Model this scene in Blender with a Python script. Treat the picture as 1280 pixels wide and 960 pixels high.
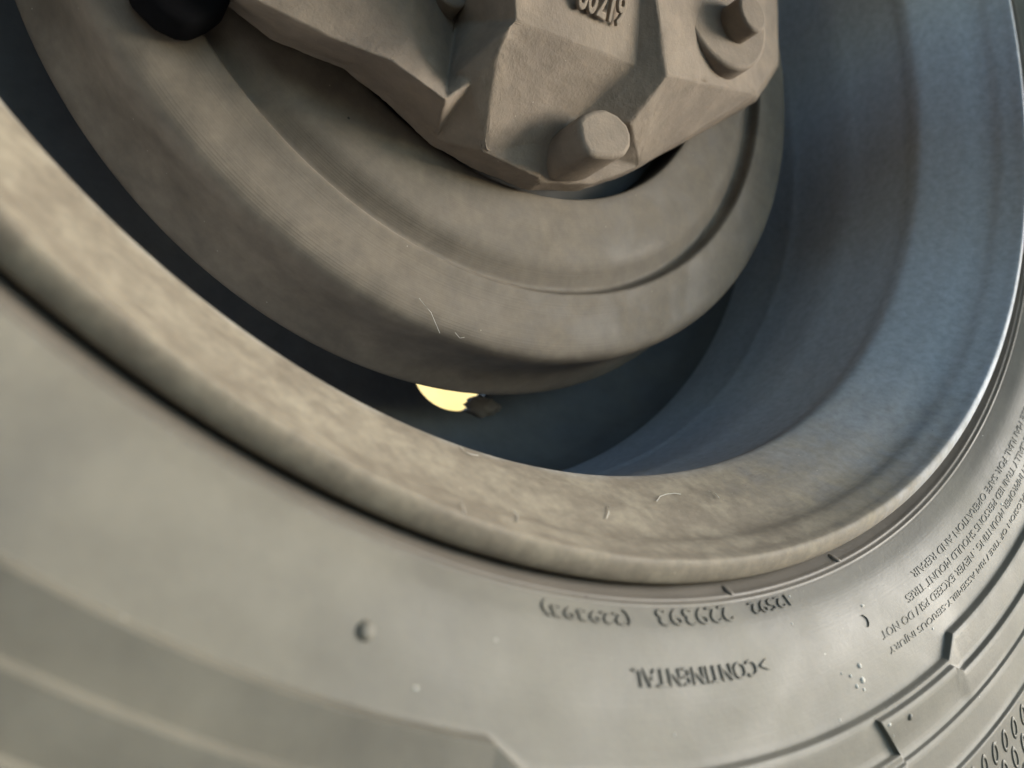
import bpy, bmesh, math, random
from mathutils import Vector, Matrix
random.seed(4)
SC = bpy.context.scene
for o in list(bpy.data.objects): bpy.data.objects.remove(o)
COL = SC.collection
rad = math.radians

# ------------------------------------------------------------------ camera
# wheel axis = world Y through the origin, the camera stands on the -Y (inner) side of the wheel
CAM_R = ((0.82985972, -0.10431373, -0.54813456), (0.0, 0.98236914, -0.18695153), (0.55797208, 0.15514354, 0.81522858))
CAM_P = (-0.18177591, -0.28061854, 0.1559802)          # (x, height above the axle, distance in front of the flange plane)
FPX = 928.76
def W(x, y, d): return Vector((x, -d, y))              # x right, y up, d towards the camera side
cam = bpy.data.cameras.new('camera'); camo = bpy.data.objects.new('camera', cam); COL.objects.link(camo)
cx, cy, cz = [Vector((CAM_R[0][i], -CAM_R[2][i], CAM_R[1][i])) for i in range(3)]
M = Matrix((cx, cy, cz)).transposed().to_4x4(); M.translation = W(*CAM_P)
camo.matrix_world = M
cam.sensor_width = 36.0; cam.lens = FPX / 1280 * 36; cam.clip_start = 0.005; cam.clip_end = 500
cam.dof.use_dof = True; cam.dof.focus_distance = 0.30; cam.dof.aperture_fstop = 7.0
SC.camera = camo

# ------------------------------------------------------------------ light
SUN_DIR = Vector((0.86, -0.48, 0.20)).normalized()     # towards the sun
el = math.asin(SUN_DIR.z); az = math.atan2(SUN_DIR.x, SUN_DIR.y)
w = bpy.data.worlds.new('World'); SC.world = w; w.use_nodes = True
nt = w.node_tree; nt.nodes.clear()
sky = nt.nodes.new('ShaderNodeTexSky'); sky.sky_type = 'NISHITA'; sky.sun_disc = False
sky.ozone_density = 2.6; sky.dust_density = 0.2; sky.air_density = 1.0; sky.sun_elevation = el; sky.sun_rotation = az
bg = nt.nodes.new('ShaderNodeBackground'); bg.inputs['Strength'].default_value = 0.15
wo = nt.nodes.new('ShaderNodeOutputWorld')
nt.links.new(sky.outputs[0], bg.inputs[0]); nt.links.new(bg.outputs[0], wo.inputs[0])
sun = bpy.data.lights.new('sun', 'SUN'); sun.energy = 1.5; sun.angle = rad(28); sun.color = (1.0, 0.925, 0.82)
suno = bpy.data.objects.new('sun', sun); COL.objects.link(suno)
suno.rotation_euler = (-SUN_DIR).to_track_quat('-Z', 'Y').to_euler()
vs = SC.view_settings
vs.view_transform = 'Standard'; vs.look = 'None'; vs.gamma = 1.0; vs.use_curve_mapping = False
vs.exposure = 2.15
SC.render.engine = 'CYCLES'

# ------------------------------------------------------------------ helpers
def at(u, v, d):
    """photo pixel + known depth (distance from the flange plane) -> point"""
    a, b = (u - 640) / FPX, -(v - 480) / FPX
    q = [CAM_R[i][0] * a + CAM_R[i][1] * b - CAM_R[i][2] for i in range(3)]
    t = (d - CAM_P[2]) / q[2]
    return W(CAM_P[0] + t * q[0], CAM_P[1] + t * q[1], d)
def pol(r, th, d): return W(r * math.cos(th), r * math.sin(th), d)
def link(name, me, mat=None, parent=None, smooth=True):
    if isinstance(me, bmesh.types.BMesh):
        b = me; me = bpy.data.meshes.new(name); bmesh.ops.recalc_face_normals(b, faces=b.faces); b.to_mesh(me); b.free()
    o = bpy.data.objects.new(name, me); COL.objects.link(o)
    if mat: me.materials.append(mat)
    if parent: o.parent = parent; o.matrix_parent_inverse = Matrix.Translation(-Vector(parent.location)) if parent.type == 'EMPTY' else Matrix.Identity(4)
    if smooth: me.polygons.foreach_set('use_smooth', [True] * len(me.polygons))
    return o
def sharp(o, deg=35):
    try: o.data.set_sharp_from_angle(angle=rad(deg))
    except Exception: pass
    return o
def thing(name, label, cat, loc=(0, 0, 0), group=None):
    o = bpy.data.objects.new(name, None); COL.objects.link(o); o.location = loc; o.empty_display_size = 0.02
    o['label'] = label; o['category'] = cat
    if group: o['group'] = group
    return o
def lerp(pts, x):
    if x <= pts[0][0]: return pts[0][1]
    for (a, fa), (b, fb) in zip(pts, pts[1:]):
        if x <= b: return fa + (fb - fa) * (x - a) / (b - a)
    return pts[-1][1]
def smooth_prof(pts, n=6):
    """Catmull-Rom through (r, d) points"""
    out = []
    P = [pts[0]] + list(pts) + [pts[-1]]
    for i in range(1, len(P) - 2):
        for k in range(n):
            t = k / n; q = []
            for c in (0, 1):
                p0, p1, p2, p3 = P[i-1][c], P[i][c], P[i+1][c], P[i+2][c]
                q.append(0.5 * (2*p1 + (p2-p0)*t + (2*p0-5*p1+4*p2-p3)*t*t + (3*p1-p0-3*p2+p3)*t**3))
            out.append(tuple(q))
    out.append(tuple(pts[-1])); return out
def revolve(prof, n=256, closed=False, ths=None):
    bm = bmesh.new(); rows = []
    ths = ths or [2 * math.pi * k / n for k in range(n)]
    for th in ths: rows.append([bm.verts.new(pol(r, th, d)) for r, d in prof])
    N = len(rows); m = len(prof)
    for k in range(N):
        a, b = rows[k], rows[(k + 1) % N]
        for j in range(m if closed else m - 1):
            bm.faces.new((a[j], b[j], b[(j + 1) % m], a[(j + 1) % m]))
    return bm
# ---- materials
def mat(name, base, dust, dust_lo=0.45, dust_hi=0.65, scale=18, rough=0.75, fine=220, bump=0.25, bdist=0.0006, speck=None, mott=0.18, spec=0.35, rdust=0.9, inner=None, glare_paint=None, rings=0.0):
    m = bpy.data.materials.new(name); m.use_nodes = True
    nt = m.node_tree; N, L = nt.nodes, nt.links; N.clear()
    out = N.new('ShaderNodeOutputMaterial'); p = N.new('ShaderNodeBsdfPrincipled'); L.new(p.outputs[0], out.inputs[0])
    tc = N.new('ShaderNodeTexCoord')
    def noise(s, det=6, rg=0.6, dist=0.0):
        n = N.new('ShaderNodeTexNoise'); n.inputs['Scale'].default_value = s; n.inputs['Detail'].default_value = det
        n.inputs['Roughness'].default_value = rg; n.inputs['Distortion'].default_value = dist
        L.new(tc.outputs['Object'], n.inputs['Vector']); return n
    def ramp(src, lo, hi, a=(0, 0, 0, 1), b=(1, 1, 1, 1)):
        r = N.new('ShaderNodeValToRGB'); r.color_ramp.elements[0].position = lo; r.color_ramp.elements[1].position = hi
        r.color_ramp.elements[0].color = a; r.color_ramp.elements[1].color = b
        L.new(src, r.inputs[0]); return r
    def mixc(f, a, b, mode='MIX'):
        x = N.new('ShaderNodeMix'); x.data_type = 'RGBA'; x.blend_type = mode
        for s, v in ((0, f), (6, a), (7, b)):
            if hasattr(v, 'links'): L.new(v, x.inputs[s])
            else: x.inputs[s].default_value = v if s == 0 else (*v, 1) if len(v) == 3 else v
        return x.outputs[2]
    n1 = noise(scale, 8, 0.62, 0.4); n2 = noise(scale * 3.7, 6, 0.65); n3 = noise(fine, 5, 0.7)
    dm = ramp(n1.outputs[0], dust_lo, dust_hi)
    c = mixc(dm.outputs[0], base, dust)
    def radial(lo, hi, wob):
        sp = N.new('ShaderNodeSeparateXYZ'); L.new(tc.outputs['Object'], sp.inputs[0])
        cb_ = N.new('ShaderNodeCombineXYZ'); L.new(sp.outputs[0], cb_.inputs[0]); L.new(sp.outputs[2], cb_.inputs[1])
        ln = N.new('ShaderNodeVectorMath'); ln.operation = 'LENGTH'; L.new(cb_.outputs[0], ln.inputs[0])
        wn = N.new('ShaderNodeMath'); wn.operation = 'MULTIPLY_ADD'; L.new(n1.outputs[0], wn.inputs[0]); wn.inputs[1].default_value = wob; L.new(ln.outputs['Value'], wn.inputs[2])
        mr = N.new('ShaderNodeMapRange'); mr.interpolation_type = 'SMOOTHSTEP'; L.new(wn.outputs[0], mr.inputs[0])
        mr.inputs[1].default_value = lo + wob * .5; mr.inputs[2].default_value = hi + wob * .5
        return mr.outputs[0]
    if glare_paint:                                                        # dust has settled on the lower lip only, elsewhere paint lightened bluish to imitate veiling glare
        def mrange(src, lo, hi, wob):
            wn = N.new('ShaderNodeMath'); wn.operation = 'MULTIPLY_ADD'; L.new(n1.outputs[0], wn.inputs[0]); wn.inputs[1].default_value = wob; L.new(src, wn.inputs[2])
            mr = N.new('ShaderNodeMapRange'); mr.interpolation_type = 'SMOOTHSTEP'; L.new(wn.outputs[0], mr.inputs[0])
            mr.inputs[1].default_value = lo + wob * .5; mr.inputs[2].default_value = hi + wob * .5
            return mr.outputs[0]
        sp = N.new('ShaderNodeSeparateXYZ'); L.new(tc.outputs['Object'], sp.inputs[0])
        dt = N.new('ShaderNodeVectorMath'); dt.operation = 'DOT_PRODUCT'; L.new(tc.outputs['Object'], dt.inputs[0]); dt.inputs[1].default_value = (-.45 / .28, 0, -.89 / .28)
        c = mixc(mrange(dt.outputs['Value'], .30, .80, .35), glare_paint[0], c)
        c = mixc(mrange(sp.outputs[1], glare_paint[1], glare_paint[2], .012), c, glare_paint[0])
    if inner: c = mixc(radial(*inner[1]), inner[0], c)          # other paint / dirt nearer the axis
    v = ramp(n2.outputs[0], 0.3, 0.75, (1 - mott,) * 3 + (1,), (1 + mott * 0.6,) * 3 + (1,))
    c = mixc(1.0, c, v.outputs[0], 'MULTIPLY')
    if speck:
        for sc_, th_, col_ in speck:
            vo = N.new('ShaderNodeTexVoronoi'); vo.inputs['Scale'].default_value = sc_; L.new(tc.outputs['Object'], vo.inputs['Vector'])
            rr = ramp(vo.outputs['Distance'], th_ * 0.6, th_, (1, 1, 1, 1), (0, 0, 0, 1))
            vn = N.new('ShaderNodeSeparateColor'); L.new(vo.outputs['Color'], vn.inputs[0])
            gt = N.new('ShaderNodeMath'); gt.operation = 'GREATER_THAN'; gt.inputs[1].default_value = 0.72; L.new(vn.outputs[0], gt.inputs[0])
            mu = N.new('ShaderNodeMath'); mu.operation = 'MULTIPLY'; L.new(rr.outputs[0], mu.inputs[0]); L.new(gt.outputs[0], mu.inputs[1])
            c = mixc(mu.outputs[0], c, col_)
    L.new(c, p.inputs['Base Color'])
    rr = ramp(dm.outputs[0], 0, 1, (rough,) * 3 + (1,), (rdust,) * 3 + (1,)); L.new(rr.outputs[0], p.inputs['Roughness'])
    p.inputs['Specular IOR Level'].default_value = spec
    b1 = N.new('ShaderNodeBump'); b1.inputs['Strength'].default_value = bump; b1.inputs['Distance'].default_value = bdist
    ad = N.new('ShaderNodeMath'); ad.operation = 'ADD'; L.new(n3.outputs[0], ad.inputs[0]); L.new(n2.outputs[0], ad.inputs[1])
    if rings:                                                       # fine concentric turning / moulding marks
        rl = radial(0.0, 1.0, 0.0).node
        lnv = rl.inputs[0].links[0].from_node.inputs[2].links[0].from_socket
        w1 = N.new('ShaderNodeTexNoise'); w1.noise_dimensions = '1D'; w1.inputs['Scale'].default_value = 1400; w1.inputs['Detail'].default_value = 4
        L.new(lnv, w1.inputs['W'])
        ad2 = N.new('ShaderNodeMath'); ad2.operation = 'MULTIPLY_ADD'; L.new(w1.outputs[0], ad2.inputs[0]); ad2.inputs[1].default_value = rings; L.new(ad.outputs[0], ad2.inputs[2]); ad = ad2
    L.new(ad.outputs[0], b1.inputs['Height']); L.new(b1.outputs[0], p.inputs['Normal'])
    return m
M_TYRE = mat('dusty_rubber', (0.118, 0.109, 0.090), (0.178, 0.164, 0.131), 0.34, 0.66, 11, 0.55, 620, 0.26, 0.0004, [(130, 0.05, (0.45, 0.43, 0.38)), (70, 0.05, (0.07, 0.06, 0.05)), (310, 0.07, (0.26, 0.24, 0.205)), (420, 0.09, (0.09, 0.08, 0.068))], 0.20, 0.5, rdust=.75,
             inner=((0.120, 0.102, 0.082), (.3025, .3065, .003)), rings=.35)
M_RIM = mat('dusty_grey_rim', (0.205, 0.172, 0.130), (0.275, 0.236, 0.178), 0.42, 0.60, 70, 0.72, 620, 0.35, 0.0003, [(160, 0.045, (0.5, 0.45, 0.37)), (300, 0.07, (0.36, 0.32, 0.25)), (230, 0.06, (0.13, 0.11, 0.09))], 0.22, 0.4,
            glare_paint=((0.43, 0.46, 0.505), .046, .066), rings=.5)  # barrel paint paled towards blue, carrying the veiling glare in its colour
M_ROTOR = mat('dusty_brake_iron', (0.140, 0.116, 0.090), (0.200, 0.167, 0.130), 0.38, 0.66, 30, 0.6, 500, 0.2, 0.0003, [(60, 0.045, (0.05, 0.045, 0.04)), (140, 0.05, (0.33, 0.29, 0.24)), (420, 0.08, (0.10, 0.085, 0.07))], 0.2, 0.35, rings=1.2)
M_CAST = mat('dusty_cast_iron', (0.20, 0.164, 0.133), (0.275, 0.225, 0.176), 0.35, 0.7, 30, 0.85, 700, 0.55, 0.0006, [(160, 0.05, (0.42, 0.36, 0.3))], 0.14, 0.2)
M_DARK = mat('dark_painted_steel', (0.06, 0.062, 0.065), (0.10, 0.095, 0.085), 0.4, 0.7, 20, 0.55, 300, 0.15, 0.0004)
M_DISC = mat('grey_disc_paint', (0.095, 0.10, 0.108), (0.12, 0.12, 0.116), 0.4, 0.7, 20, 0.55, 300, 0.15, 0.0004)
M_RUBBER = mat('black_rubber', (0.005, 0.005, 0.006), (0.008, 0.008, 0.009), 0.4, 0.7, 20, 1.0, 300, 0.15, 0.0004, spec=.05, rdust=1.0)
M_GROUND = mat('dusty_asphalt', (0.055, 0.053, 0.05), (0.09, 0.082, 0.07), 0.4, 0.65, 2.5, 0.9, 90, 0.4, 0.003)
M_YELLOW = mat('yellow_paint', (0.86, 0.60, 0.20), (0.88, 0.66, 0.30), 0.4, 0.7, 3, 0.6, 40, 0.1, 0.001)

# ------------------------------------------------------------------ setting
GZ = -0.530
bm = bmesh.new()
S = 60
bm.faces.new([bm.verts.new((x, y, GZ)) for x, y in ((-S, -S), (S, -S), (S, S), (-S, S))])
g = link('ground', bm, M_GROUND, smooth=False); g['kind'] = 'structure'
bm = bmesh.new()
bmesh.ops.create_cube(bm, size=1, matrix=Matrix.Translation((2.2, 3.2, GZ + 1.3)) @ Matrix.Diagonal((6, 0.2, 2.6, 1)))
yw = link('yellow_wall', bm, M_YELLOW, smooth=False)
yw['label'] = 'sunlit yellow painted wall glimpsed through the wheel hand hole'; yw['category'] = 'wall'

# the lorry the wheel belongs to: its low floor keeps the sky off the wheel from above
lorry = thing('lorry_underbody', 'dark lorry chassis floor and frame rails above the wheel', 'chassis', (0, -1.0, 0.60))
def boxm(name, x0, x1, y0, y1, z0, z1, m, parent):
    b = bmesh.new()
    bmesh.ops.create_cube(b, size=1, matrix=Matrix.Translation(((x0+x1)/2, (y0+y1)/2, (z0+z1)/2)) @ Matrix.Diagonal((x1-x0, y1-y0, z1-z0, 1)))
    return link(name, b, m, parent, smooth=False)
link('shade_cylinder', [b_ for b_ in [bmesh.new()] if bmesh.ops.create_cone(b_, cap_ends=True, segments=40, radius1=.20, radius2=.20, depth=.8, matrix=Matrix.Translation((-.72, -.62, -.10)) @ Matrix.Rotation(rad(90), 4, 'X'))][0], M_DARK, lorry)  # unseen cylinder added to block skylight and darken the left of the tyre
boxm('floor_panel', -2.2, 2.2, -2.45, 0.35, 0.86, 0.92, M_DARK, lorry)
for y_ in (-0.62, -1.52): boxm('frame_rail', -2.2, 2.2, y_ - .05, y_ + .05, 0.60, 0.859, M_DARK, lorry)

# ------------------------------------------------------------------ truck wheel: tyre, rim, wheel disc
wheel = thing('truck_wheel', 'dusty truck wheel with black rubber tyre on a grey steel rim', 'wheel', (0, 0, GZ))
SIDE = [(.2965, -.0205), (.2985, -.0152), (.3008, -.0120), (.3035, -.0090), (.307, -.0062), (.312, -.0028), (.320, .0006), (.329, .0034), (.338, .0055), (.3505, .0085),
        (.362, .010), (.385, .011), (.41, .0095), (.45, .001), (.485, -.020), (.507, -.045), (.518, -.062)]
SP = smooth_prof(SIDE, 8)
def side_d(r): return lerp(SP, r)
# raised bands of the sidewall: their inner edges as functions of the angle (degrees)
R1 = [(-180, .338), (-104.9, .338), (-103.0, .3445), (-71.9, .3445), (-70.3, .339), (0, .339)]
R2 = [(-180, .3505), (-101.5, .3505), (-98.6, .3590), (-80.9, .3590), (-80.6, .3466), (-72.0, .3466), (-71.0, .3512), (0, .3508)]
LEV = [(R1, .0021, .0013), (R2, .0017, .0010), ([(-180, .3622), (0, .3622)], .0012, .0008), ([(-180, .3765), (0, .3765)], .0012, .0008)]
def wrapdeg(t):
    t = t % 360
    return t - 360 if t > 180 else t
def band_edges(td):
    td = wrapdeg(td)
    if td > 0: td = -180 if td > 90 else 0
    return [lerp(L[0], td) for L in LEV]
def side_h(r, td):
    h = 0
    td_ = wrapdeg(td); k_ = 1 + 1.3 * min(1, max(0, (-98 - td_) / 14)) if -180 <= td_ < 0 else 1
    for (L, hh, w_), e in zip(LEV, band_edges(td)):
        hh = hh * k_
        t = min(1, max(0, (r - e) / w_)); h += hh * t * t * (3 - 2 * t) * (1 - .9 * min(1, max(0, (r - e - w_) / .011)))
    for rc, wd, hh in ((.3026, .0005, .0005), (.3042, .0004, .0004)): h += hh * math.exp(-((r - rc) / wd) ** 2)   # bead ribs
    return side_d(r) + h
def build_tyre():
    ths = []
    t = -135.0
    while t < -25: ths.append(t); t += 0.25
    for L in (R1, R2): ths += [a for a, _ in L if -135 < a < -25]
    t = -25
    while t < 225: ths.append(t); t += 1.5
    ths = sorted(set(ths))
    bm = bmesh.new(); rows = []
    base0 = sorted([r for r, _ in SP if r < .3010 or .3055 < r < .333] + [.3012 + .0002 * k for k in range(21)])
    tail = [r for r, _ in SP if r > .381]
    tread = [(.527, -.078), (.5295, -.10), (.530, -.165), (.5295, -.23), (.527, -.252), (.518, -.268), (.507, -.285), (.485, -.31), (.45, -.331), (.41, -.34), (.36, -.335), (.32, -.328), (.3035, -.320), (.2965, -.306)]
    for th in ths:
        e = band_edges(th); a = rad(th); rs = list(base0)
        stops = [.333] + e + [.381]
        for k in range(len(stops) - 1):
            lo = stops[k] if k == 0 else stops[k] + LEV[k - 1][2]
            hi = stops[k + 1]
            if k > 0:
                w_ = LEV[k - 1][2]; rs += [stops[k] + w_ * f for f in (0, .2, .4, .6, .8)]
            n = 5
            lo = min(lo, hi - 1e-5)
            rs += [lo + (hi - lo) * j / n for j in range(n)]
        rs += [.381] + tail
        win = max(0.0, 1 - abs(th + 80.7) / 5)
        col = [bm.verts.new(pol(r, a + rad(1.8) * win * min(1, max(0, (r - .3455) / .0155)), side_h(r, th))) for r in rs]
        h0 = side_h(.518, th) - side_d(.518)
        col += [bm.verts.new(pol(r, a, d)) for r, d in tread]
        rows.append(col)
    N = len(rows)
    for k in range(N):
        a, b = rows[k], rows[(k + 1) % N]
        for j in range(len(a) - 1): bm.faces.new((a[j], b[j], b[j + 1], a[j + 1]))
    return bm
tyre = sharp(link('tyre', build_tyre(), M_TYRE, wheel), 50)

# raised lettering, letter tops pointing to the tread
def lettering(txt, th0, th1, r0, r1, raise_=.0006, name='lettering', bevel=.04, parent=None, label=None):
    """th0 = angle where the text starts (right), th1 = where it ends (left), degrees"""
    cu = bpy.data.curves.new('txt', 'FONT'); cu.body = txt; cu.size = 1; cu.extrude = .08; cu.bevel_depth = bevel * .3; cu.bevel_resolution = 0; cu.resolution_u = 3
    cu.offset = -0.012
    to = bpy.data.objects.new('txt', cu); COL.objects.link(to)
    dg = bpy.context.evaluated_depsgraph_get(); dg.update()
    me = bpy.data.meshes.new_from_object(to.evaluated_get(dg))
    bpy.data.objects.remove(to); bpy.data.curves.remove(cu)
    xs = [v.co.x for v in me.vertices]; ys = [v.co.y for v in me.vertices]; zs = [v.co.z for v in me.vertices]
    x0, x1, y0, y1, zm = min(xs), max(xs), min(ys), max(ys), max(zs)
    for v in me.vertices:
        a = th0 + (th1 - th0) * (v.co.x - x0) / (x1 - x0)
        r = r0 + (r1 - r0) * (v.co.y - y0) / (y1 - y0)
        v.co = pol(r, rad(a), side_h(r, a) + raise_ * (v.co.z / zm))
    me.flip_normals()
    o = link(name, me, M_TYRE, parent or tyre, smooth=False)
    if label: o['label'] = label
    return o
lettering('(229393)', -96.2, -102.0, .3058, .3098, label='raised rubber number (229393)')
lettering('229393', -88.3, -94.2, .3052, .3096, label='raised rubber number 229393')
lettering("12592", -82.9, -86.5, .3056, .3089, label='raised rubber number 12592')
lettering('CONTINENTAL', -88.1, -97.0, .3203, .3248, .0006, label='raised maker lettering on the tyre')
lettering('>', -87.2, -87.8, .3208, .3240, .0006)
BL = [('SAFETY WARNING : EXPLOSION OF TIRE / RIM ASSEMBLY-SERIOUS INJURY', -43, -76.4, .3312, .3339),
      ('MAY RESULT FROM IMPROPER MOUNTING . NEVER EXCEED PSI / DO NOT', -43, -76.5, .3262, .3289),
      ('ONLY SPECIALLY TRAINED PERSONS SHOULD MOUNT TIRES', -44, -72.4, .3212, .3239),
      ('SEE MANUAL FOR SAFE OPERATION AND REPAIR', -45, -70.4, .3162, .3189)]
for t_, a0, a1, r0, r1 in BL: lettering(t_, a0, a1, r0, r1, .00022, label='line of small raised rubber print')
lettering('(', -76.9, -77.4, .3190, .3230, .0005)

def small_ring(r, td, rr, rt, tube, name, parent, hh=None, seg=20):
    bm = bmesh.new(); rows = []
    for k in range(seg):
        a = 2 * math.pi * k / seg; row = []
        for j in range(6):
            b = 2 * math.pi * j / 6
            q = 1 + tube / min(rr, rt) * math.cos(b)
            R_ = r + rr * q * math.cos(a); T = rad(td) + rt * q * math.sin(a) / r
            row.append(bm.verts.new(pol(R_, T, side_h(R_, math.degrees(T)) + tube * 0.9 * math.sin(b))))
        rows.append(row)
    for k in range(seg):
        for j in range(6): bm.faces.new((rows[k][j], rows[(k+1) % seg][j], rows[(k+1) % seg][(j+1) % 6], rows[k][(j+1) % 6]))
    return link(name, bm, M_TYRE, parent)
def small_dome(r, td, rr, hh, name, mt, parent, sx=1.0, seg=12):
    bm = bmesh.new(); rows = []
    top = bm.verts.new(pol(r, rad(td), side_h(r, td) + hh))
    for f, q in ((.45, .9), (.8, .55), (1.0, -.25)):
        row = []
        for k in range(seg):
            a = 2 * math.pi * k / seg; R_ = r + rr * f * math.cos(a); T = rad(td) + rr * sx * f * math.sin(a) / r
            row.append(bm.verts.new(pol(R_, T, side_h(R_, math.degrees(T)) + hh * q)))
        rows.append(row)
    for k in range(seg): bm.faces.new((top, rows[0][k], rows[0][(k + 1) % seg]))
    for i in range(2):
        for k in range(seg): bm.faces.new((rows[i][k], rows[i+1][k], rows[i+1][(k+1) % seg], rows[i][(k+1) % seg]))
    return link(name, bm, mt, parent)
for i in range(9):
    for j in range(5):
        small_ring(.3845 + j * .0095, -74.6 + i * 1.35 + (j % 2) * .65, .0036, .0018, .0005, 'raised_oval', tyre)
small_dome(.3239, -110.9, .0024, .0011, 'mould_pip', M_TYRE, tyre)
small_dome(.3015, -87.3, .0016, .0010, 'mould_pip', M_TYRE, tyre)
small_dome(.3015, -75.9, .0016, .0010, 'mould_pip', M_TYRE, tyre)
small_dome(.3515, -77.6, .0013, .0007, 'mould_pip', M_TYRE, tyre)
small_dome(.322, -131.2, .0016, .0007, 'mould_pip', M_TYRE, tyre)

# rim: flange, tapered bead seat, well, barrel
RIM = [(.2975, -.0150), (.2984, -.0120), (.2980, -.0098), (.2962, -.0080), (.2938, -.0067), (.2918, -.0064), (.2906, -.0074), (.2890, -.0112), (.2862, -.0165), (.2845, -.0215), (.2812, -.0265),
       (.2755, -.0330), (.2690, -.0420), (.2645, -.0485), (.2627, -.0525), (.2632, -.0570), (.2650, -.064), (.2652, -.084), (.2650, -.091), (.2643, -.098), (.2642, -.106), (.2646, -.114), (.2645, -.134), (.2637, -.142), (.2638, -.152), (.2628, -.170), (.2622, -.184)]
RP = smooth_prof(RIM, 5)
outer = [(.2660, -.184), (.2680, -.16), (.2690, -.065), (.2670, -.056), (.2735, -.046), (.2800, -.036), (.2860, -.0285), (.2900, -.0230), (.2935, -.0190)]
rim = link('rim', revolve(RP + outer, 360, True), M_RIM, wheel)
# outer half of the barrel (towards the street side), wheel disc with hand holes
OB = smooth_prof([(.2630, -.1848), (.2590, -.20), (.262, -.23), (.270, -.27), (.284, -.295), (.2975, -.306), (.2975, -.312), (.290, -.312), (.278, -.298), (.262, -.26), (.2560, -.23), (.2600, -.205), (.2600, -.1865)], 4)
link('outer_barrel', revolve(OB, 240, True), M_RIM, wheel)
DISC = smooth_prof([(.2622, -.180), (.2592, -.187), (.2540, -.196), (.2440, -.205), (.2300, -.212), (.205, -.217), (.170, -.214), (.145, -.205), (.120, -.203), (.085, -.203)], 5) + \
       smooth_prof([(.085, -.214), (.120, -.214), (.146, -.216), (.170, -.225), (.205, -.228), (.232, -.223), (.2500, -.213), (.2622, -.200)], 5)
disc = link('wheel_disc', revolve(DISC, 240, True), M_DISC, wheel)
cb = bmesh.new()
for k in range(3):
    a = rad(-81.8 + 120 * k)
    c_ = pol(.1905, a, -.216)
    m4 = Matrix.Translation(c_) @ Matrix.Rotation(rad(90), 4, 'X')
    bmesh.ops.create_cone(cb, cap_ends=True, segments=40, radius1=.027, radius2=.027, depth=.06, matrix=m4)
cut = link('cut', cb)
md = disc.modifiers.new('holes', 'BOOLEAN'); md.object = cut; md.operation = 'DIFFERENCE'; md.solver = 'EXACT'
dg = bpy.context.evaluated_depsgraph_get(); dg.update()
nm = bpy.data.meshes.new_from_object(disc.evaluated_get(dg)); disc.modifiers.clear(); disc.data = nm
bpy.data.objects.remove(cut); sharp(disc, 40)

# ------------------------------------------------------------------ hub + brake disc
hub = thing('axle_hub', 'dark axle hub bolted to the centre of the wheel disc', 'hub', (0, 0.2, 0))
link('hub_body', revolve([(.02, -.10), (.06, -.10), (.075, -.108), (.080, -.125), (.080, -.155), (.105, -.165), (.110, -.178), (.110, -.2025), (.02, -.2025)], 64, True), M_DARK, hub, False)
link('axle_tube', revolve([(.02, -.0998), (.035, -.0998), (.036, -.085), (.040, 0), (.072, .3), (.072, 1.9), (.02, 1.9)], 48, True), M_DARK, hub, False)
rotor = thing('brake_disc', 'dusty brown worn brake disc with a stepped rim, inside the wheel', 'brake disc', (0, 0.13, 0))
ROT = smooth_prof([(.1295, -.1085), (.130, -.1055), (.132, -.1042), (.142, -.1038), (.157, -.1038), (.1635, -.1050), (.1695, -.1082), (.1735, -.1098), (.1755, -.1080), (.1765, -.1048), (.1777, -.1033), (.1800, -.1033), (.186, -.1040), (.196, -.1042), (.2025, -.1052), (.2065, -.1075),
       (.2082, -.112), (.2084, -.118), (.2082, -.126), (.2090, -.136), (.2120, -.145), (.2152, -.151), (.2166, -.1545), (.2160, -.1575)], 4) + [(.205, -.159), (.1295, -.159)]
link('friction_ring', revolve(ROT, 300, True), M_ROTOR, rotor)
link('disc_hat', revolve([(.1294, -.125), (.1294, -.150), (.120, -.156), (.108, -.158), (.0805, -.158), (.0805, -.146), (.100, -.146), (.112, -.143), (.117, -.138), (.118, -.125)], 120, True), M_DARK, rotor, False)

# ------------------------------------------------------------------ brake caliper
cal = thing('brake_caliper', 'dusty beige cast brake caliper clamped over the brake disc', 'brake caliper', tuple(at(700, 120, -.07)))
V = dict(
 B0=(285, 0, -.098), Bt=(150, -120, -.098), B1=(345, 45, -.098), B2=(432, 82, -.098), B3=(478, 116, -.098), B4=(545, 175, -.096), B5=(610, 207, -.094), B6=(675, 229, -.092), B7=(740, 230, -.092), B8=(800, 208, -.090),
 B9=(945, 127, -.086), B10=(974, 84, -.088), B11=(970, -120, -.088),
 Et=(240, -120, -.074), E0=(318, 0, -.075), E1=(415, 48, -.073), E2=(487, 75, -.069), E3=(556, 124, -.068),
 P0=(515, -120, -.064), P1=(518, 45, -.070), V=(560, 96, -.076), PC=(570, 30, -.082), PT=(575, -120, -.082),
 RD=(576, 88, -.068), RD2=(590, 104, -.0675), F0=(645, 25, -.046), F0b=(636, 34, -.0475), F1=(622, 66, -.0545), F2=(605, 190, -.083), F3=(675, 222, -.0885), c1=(671, 180, -.083),
 a=(794, 81, -.057), b=(721, 146, -.0755), cW=(834, 94, -.050), dW=(789, 154, -.066),
 F0t=(632, -120, -.028), T=(806, -120, -.036), RR=(945, 118, -.070), RE=(971, 74, -.076), TR=(966, -120, -.070))
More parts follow.
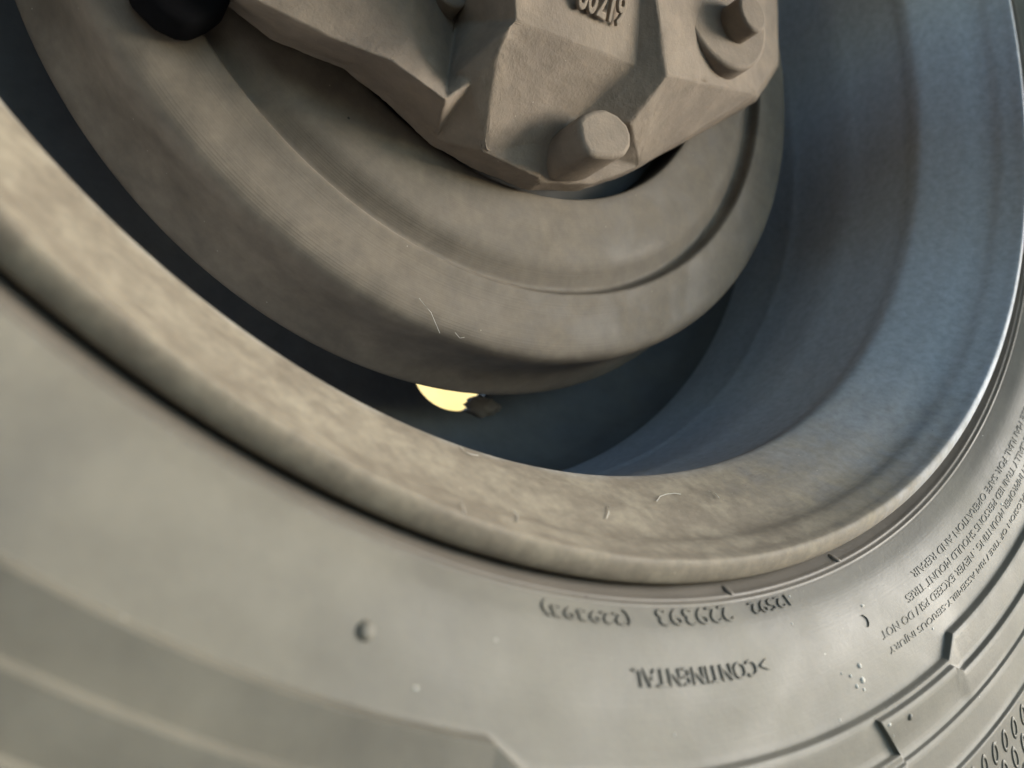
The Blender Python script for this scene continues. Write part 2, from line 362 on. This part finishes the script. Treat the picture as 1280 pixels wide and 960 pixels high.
F = ['Bt B0 E0 Et', 'B0 B1 E1 E0', 'B1 B2 E2 E1', 'B2 B3 E3 E2', 'B3 B4 E3', 'Et E0 E1 P1 P0', 'E1 E2 P1', 'E2 E3 V P1', 'P0 P1 PC PT', 'P1 V PC', 'V RD F0b PC', 'PC F0b F0 F0t PT',
     'RD RD2 F1 F0b', 'F0b F1 F0', 'V E3 RD2 RD', 'E3 B4 RD2', 'RD2 B4 B5 F2 F1', 'F1 F0 a b', 'F1 b c1 F2', 'F2 c1 F3', 'F2 F3 B6 B5', 'a cW dW b', 'c1 b dW B8', 'c1 B8 B7', 'c1 B7 B6 F3', 'cW RR B9 B8 dW',
     'F0t F0 a cW T', 'T cW RR RE TR', 'RR B9 B10 RE', 'RE B10 B11 TR']
bm = bmesh.new()
bv = {k: bm.verts.new(at(*v)) for k, v in V.items()}
for f_ in F: bm.faces.new([bv[k] for k in f_.split()])
bm.normal_update()
# side skirt back towards the brake disc and a closed back
ring = 'Bt B0 B1 B2 B3 B4 B5 B6 B7 B8 B9 B10 B11'.split()
back = []
for k in ring:
    q = at(*V[k]); q.y = .1015; back.append(bm.verts.new(q))
for i in range(len(ring) - 1): bm.faces.new((bv[ring[i]], bv[ring[i+1]], back[i+1], back[i]))
top = 'B11 TR T F0t PT P0 Et Bt'.split()
bm.faces.new([bv[k] for k in top] + [back[0], back[-1]])
bm.faces.new(back)
bmesh.ops.recalc_face_normals(bm, faces=bm.faces)
bmesh.ops.triangulate(bm, faces=[f for f in bm.faces if len(f.verts) > 4])
body = link('caliper_body', bm, M_CAST, cal)
bv_ = body.modifiers.new('bevel', 'BEVEL'); bv_.width = .0050; bv_.segments = 5; bv_.limit_method = 'ANGLE'; bv_.angle_limit = rad(16); bv_.use_clamp_overlap = True
def rough_cast(o, lv=3, st=.0011):
    ss = o.modifiers.new('sub', 'SUBSURF'); ss.subdivision_type = 'SIMPLE'; ss.levels = ss.render_levels = lv
    for nm_, sc_, f_ in (('cast_fine', .0022, .45), ('cast_coarse', .012, 1.0)):
        tx = bpy.data.textures.get(nm_) or bpy.data.textures.new(nm_, 'CLOUDS'); tx.noise_scale = sc_; tx.noise_depth = 3
        dp = o.modifiers.new(nm_, 'DISPLACE'); dp.texture = tx; dp.strength = st * f_; dp.mid_level = .5; dp.texture_coords = 'GLOBAL'
rough_cast(body, 4, .0011)
def prism(name, pts, dback, parent, m=M_CAST, bev=.0012):
    bm = bmesh.new(); f = [bm.verts.new(p) for p in pts]; r = []
    for p in pts: q = p.copy(); q.y = -dback; r.append(bm.verts.new(q))
    bm.faces.new(f); bm.faces.new(r[::-1]); n = len(f)
    for i in range(n): bm.faces.new((f[i], r[i], r[(i+1) % n], f[(i+1) % n]))
    o = link(name, bm, m, parent)
    if bev:
        b = o.modifiers.new('bevel', 'BEVEL'); b.width = bev; b.segments = 3; b.limit_method = 'ANGLE'; b.angle_limit = rad(25)
    return sharp(o, 40)
prism('lug', [at(u, v, -.0625) for u, v in ((723, 150), (731, 141), (743, 136), (757, 135), (773, 143), (785, 155), (790, 168), (790, 182), (783, 194), (770, 197), (748, 196), (736, 192), (727, 176))], -.091, cal, bev=.0022)
def disc_pts(c, R, n=40): return [c + Vector((R * math.cos(2*math.pi*k/n), 0, R * math.sin(2*math.pi*k/n))) for k in range(n)]
c_ = at(906, 8, -.0515)
prism('cover_plate', disc_pts(c_, .0315), -.074, cal, bev=.002)
c_ = at(942, 15, -.040)
prism('stud', disc_pts(c_, .0095, 20), -.060, cal, bev=.0015)
c_ = at(566, -14, -.0715)
prism('bolt', disc_pts(c_, .0075, 24), -.086, cal, bev=.001)
prism('rubber_boot', [at(u, v, -.088) for u, v in ((150, -90), (168, -20), (200, 12), (228, 25), (245, 28), (268, 18), (290, 2), (300, -90))], -.1025, cal, M_RUBBER, bev=.003)
# actuator housing on top of the caliper (above the picture)
ac = [Vector((x, 0.02, z)) for x, z in ((-.06, .085), (.10, .085), (.13, .12), (.13, .22), (.10, .25), (-.06, .25), (-.09, .22), (-.09, .12))]
for p in ac: p.y = -.14
prism('actuator_housing', ac, -.09, cal, bev=.006)
# cast number on the text face
def flat_text(txt, p0, px, nrm, h, raise_, parent):
    cu = bpy.data.curves.new('txt', 'FONT'); cu.body = txt; cu.size = 1; cu.extrude = .06; cu.bevel_depth = .03; cu.bevel_resolution = 1; cu.resolution_u = 4; cu.align_x = 'RIGHT'
    to = bpy.data.objects.new('txt', cu); COL.objects.link(to)
    dg = bpy.context.evaluated_depsgraph_get(); dg.update(); me = bpy.data.meshes.new_from_object(to.evaluated_get(dg))
    bpy.data.objects.remove(to)
    ex = px.normalized(); ez = nrm.normalized(); ey = ez.cross(ex)
    s = h / .7
    for v in me.vertices: v.co = p0 + ex * v.co.x * s * .72 + ey * v.co.y * s + ez * v.co.z * raise_ / .09
    return link('cast_number', me, M_CAST, parent, smooth=False)
pa, pb, pc_ = at(*V['F0']), at(*V['a']), at(*V['F0t'])
n_ = (pb - pa).cross(pc_ - pa).normalized()
if n_.y > 0: n_ = -n_
def onplane(u, v):
    o = W(*CAM_P); d_ = at(u, v, -.05) - o
    return o + d_ * ((pa - o).dot(n_) / d_.dot(n_))
q0, q1 = onplane(716, 6), onplane(777, 33)
flat_text('60219', q1, q1 - q0, n_, .0115, .0009, cal)

# ------------------------------------------------------------------ small dirt: pale flecks on the tyre, lint on the rim lip
M_FLECK = mat('pale_dirt', (0.55, 0.53, 0.48), (0.62, 0.60, 0.55), 0.4, 0.7, 60, 0.8, 300, 0.2, 0.0003)
def on_side(u, v):
    d = 0.0
    for _ in range(30):
        p = at(u, v, d); r = math.hypot(p.x, p.z); th = math.degrees(math.atan2(p.z, p.x)); d = .5 * d + .5 * side_h(r, th)
    return r, th
for u, v, q in ((1074, 832, .0010), (1063, 845, .0007), (1078, 850, .0011), (1071, 858, .0008), (1052, 842, .0005), (1080, 862, .0006), (1078, 757, .0006), (1166, 786, .0005), (1112, 906, .0006), (1117, 920, .0004),
                (1050, 900, .0004), (990, 780, .0004), (987, 745, .0004), (843, 918, .0004), (1190, 720, .0005), (1252, 630, .0005), (620, 800, .0003), (520, 860, .0004)):
    r, th = on_side(u, v)
    small_dome(r, th, q, q * .55, 'dirt_fleck', M_FLECK, tyre, random.uniform(.7, 1.8), 8)
def on_rim(u, v):
    d = .03
    while d > -.052:
        p = at(u, v, d); r = math.hypot(p.x, p.z)
        if d < -.0064 and r > lerp(sorted([(-b, a) for a, b in RP[20:75]]), -d): return p
        d -= .0002
    return None
def lint(pix, rad_=.00013, fn=on_rim, par=rim):
    ps = [fn(u, v) for u, v in pix]
    if None in ps: return
    bm = bmesh.new(); rows = []
    for i, p in enumerate(ps):
        p = p + Vector((-p.x, 0, -p.z)).normalized() * .0004 + Vector((0, -.0004, 0))
        t = (ps[min(i + 1, len(ps) - 1)] - ps[max(i - 1, 0)]).normalized(); a_ = t.orthogonal().normalized(); b_ = t.cross(a_)
        rows.append([bm.verts.new(p + (a_ * math.cos(k * 1.571) + b_ * math.sin(k * 1.571)) * rad_) for k in range(4)])
    for i in range(len(rows) - 1):
        for k in range(4): bm.faces.new((rows[i][k], rows[i][(k+1) % 4], rows[i+1][(k+1) % 4], rows[i+1][k]))
    link('lint', bm, M_FLECK, par)
lint([(820, 628), (824, 622), (832, 619), (842, 618), (850, 619)]); lint([(885, 615), (893, 618), (898, 624)])
lint([(575, 630), (578, 637), (580, 645)]); lint([(757, 650), (760, 642), (759, 634)]); lint([(575, 560), (580, 567), (590, 570), (597, 571)]); lint([(640, 640), (646, 646), (645, 654)])

def on_face(u, v): return at(u, v, -.1040)
for px in ([(523, 374), (530, 383), (538, 392), (543, 404), (549, 418)], [(568, 417), (574, 424), (580, 423)]):
    lint(px, .00010, on_face, bpy.data.objects['friction_ring'])

# mud clump stuck on the edge of the hand hole
bm = bmesh.new(); bmesh.ops.create_icosphere(bm, subdivisions=3, radius=1)
c_ = at(604, 508, -.2135)
for v in bm.verts:
    n_v = v.co.normalized(); k = 1 + .22 * math.sin(7 * n_v.x + 3) * math.cos(6 * n_v.z) + random.uniform(-.08, .08)
    v.co = c_ + Vector((n_v.x * .0115, n_v.y * .004, n_v.z * .0062)) * k
link('mud_clump', bm, M_CAST, disc)
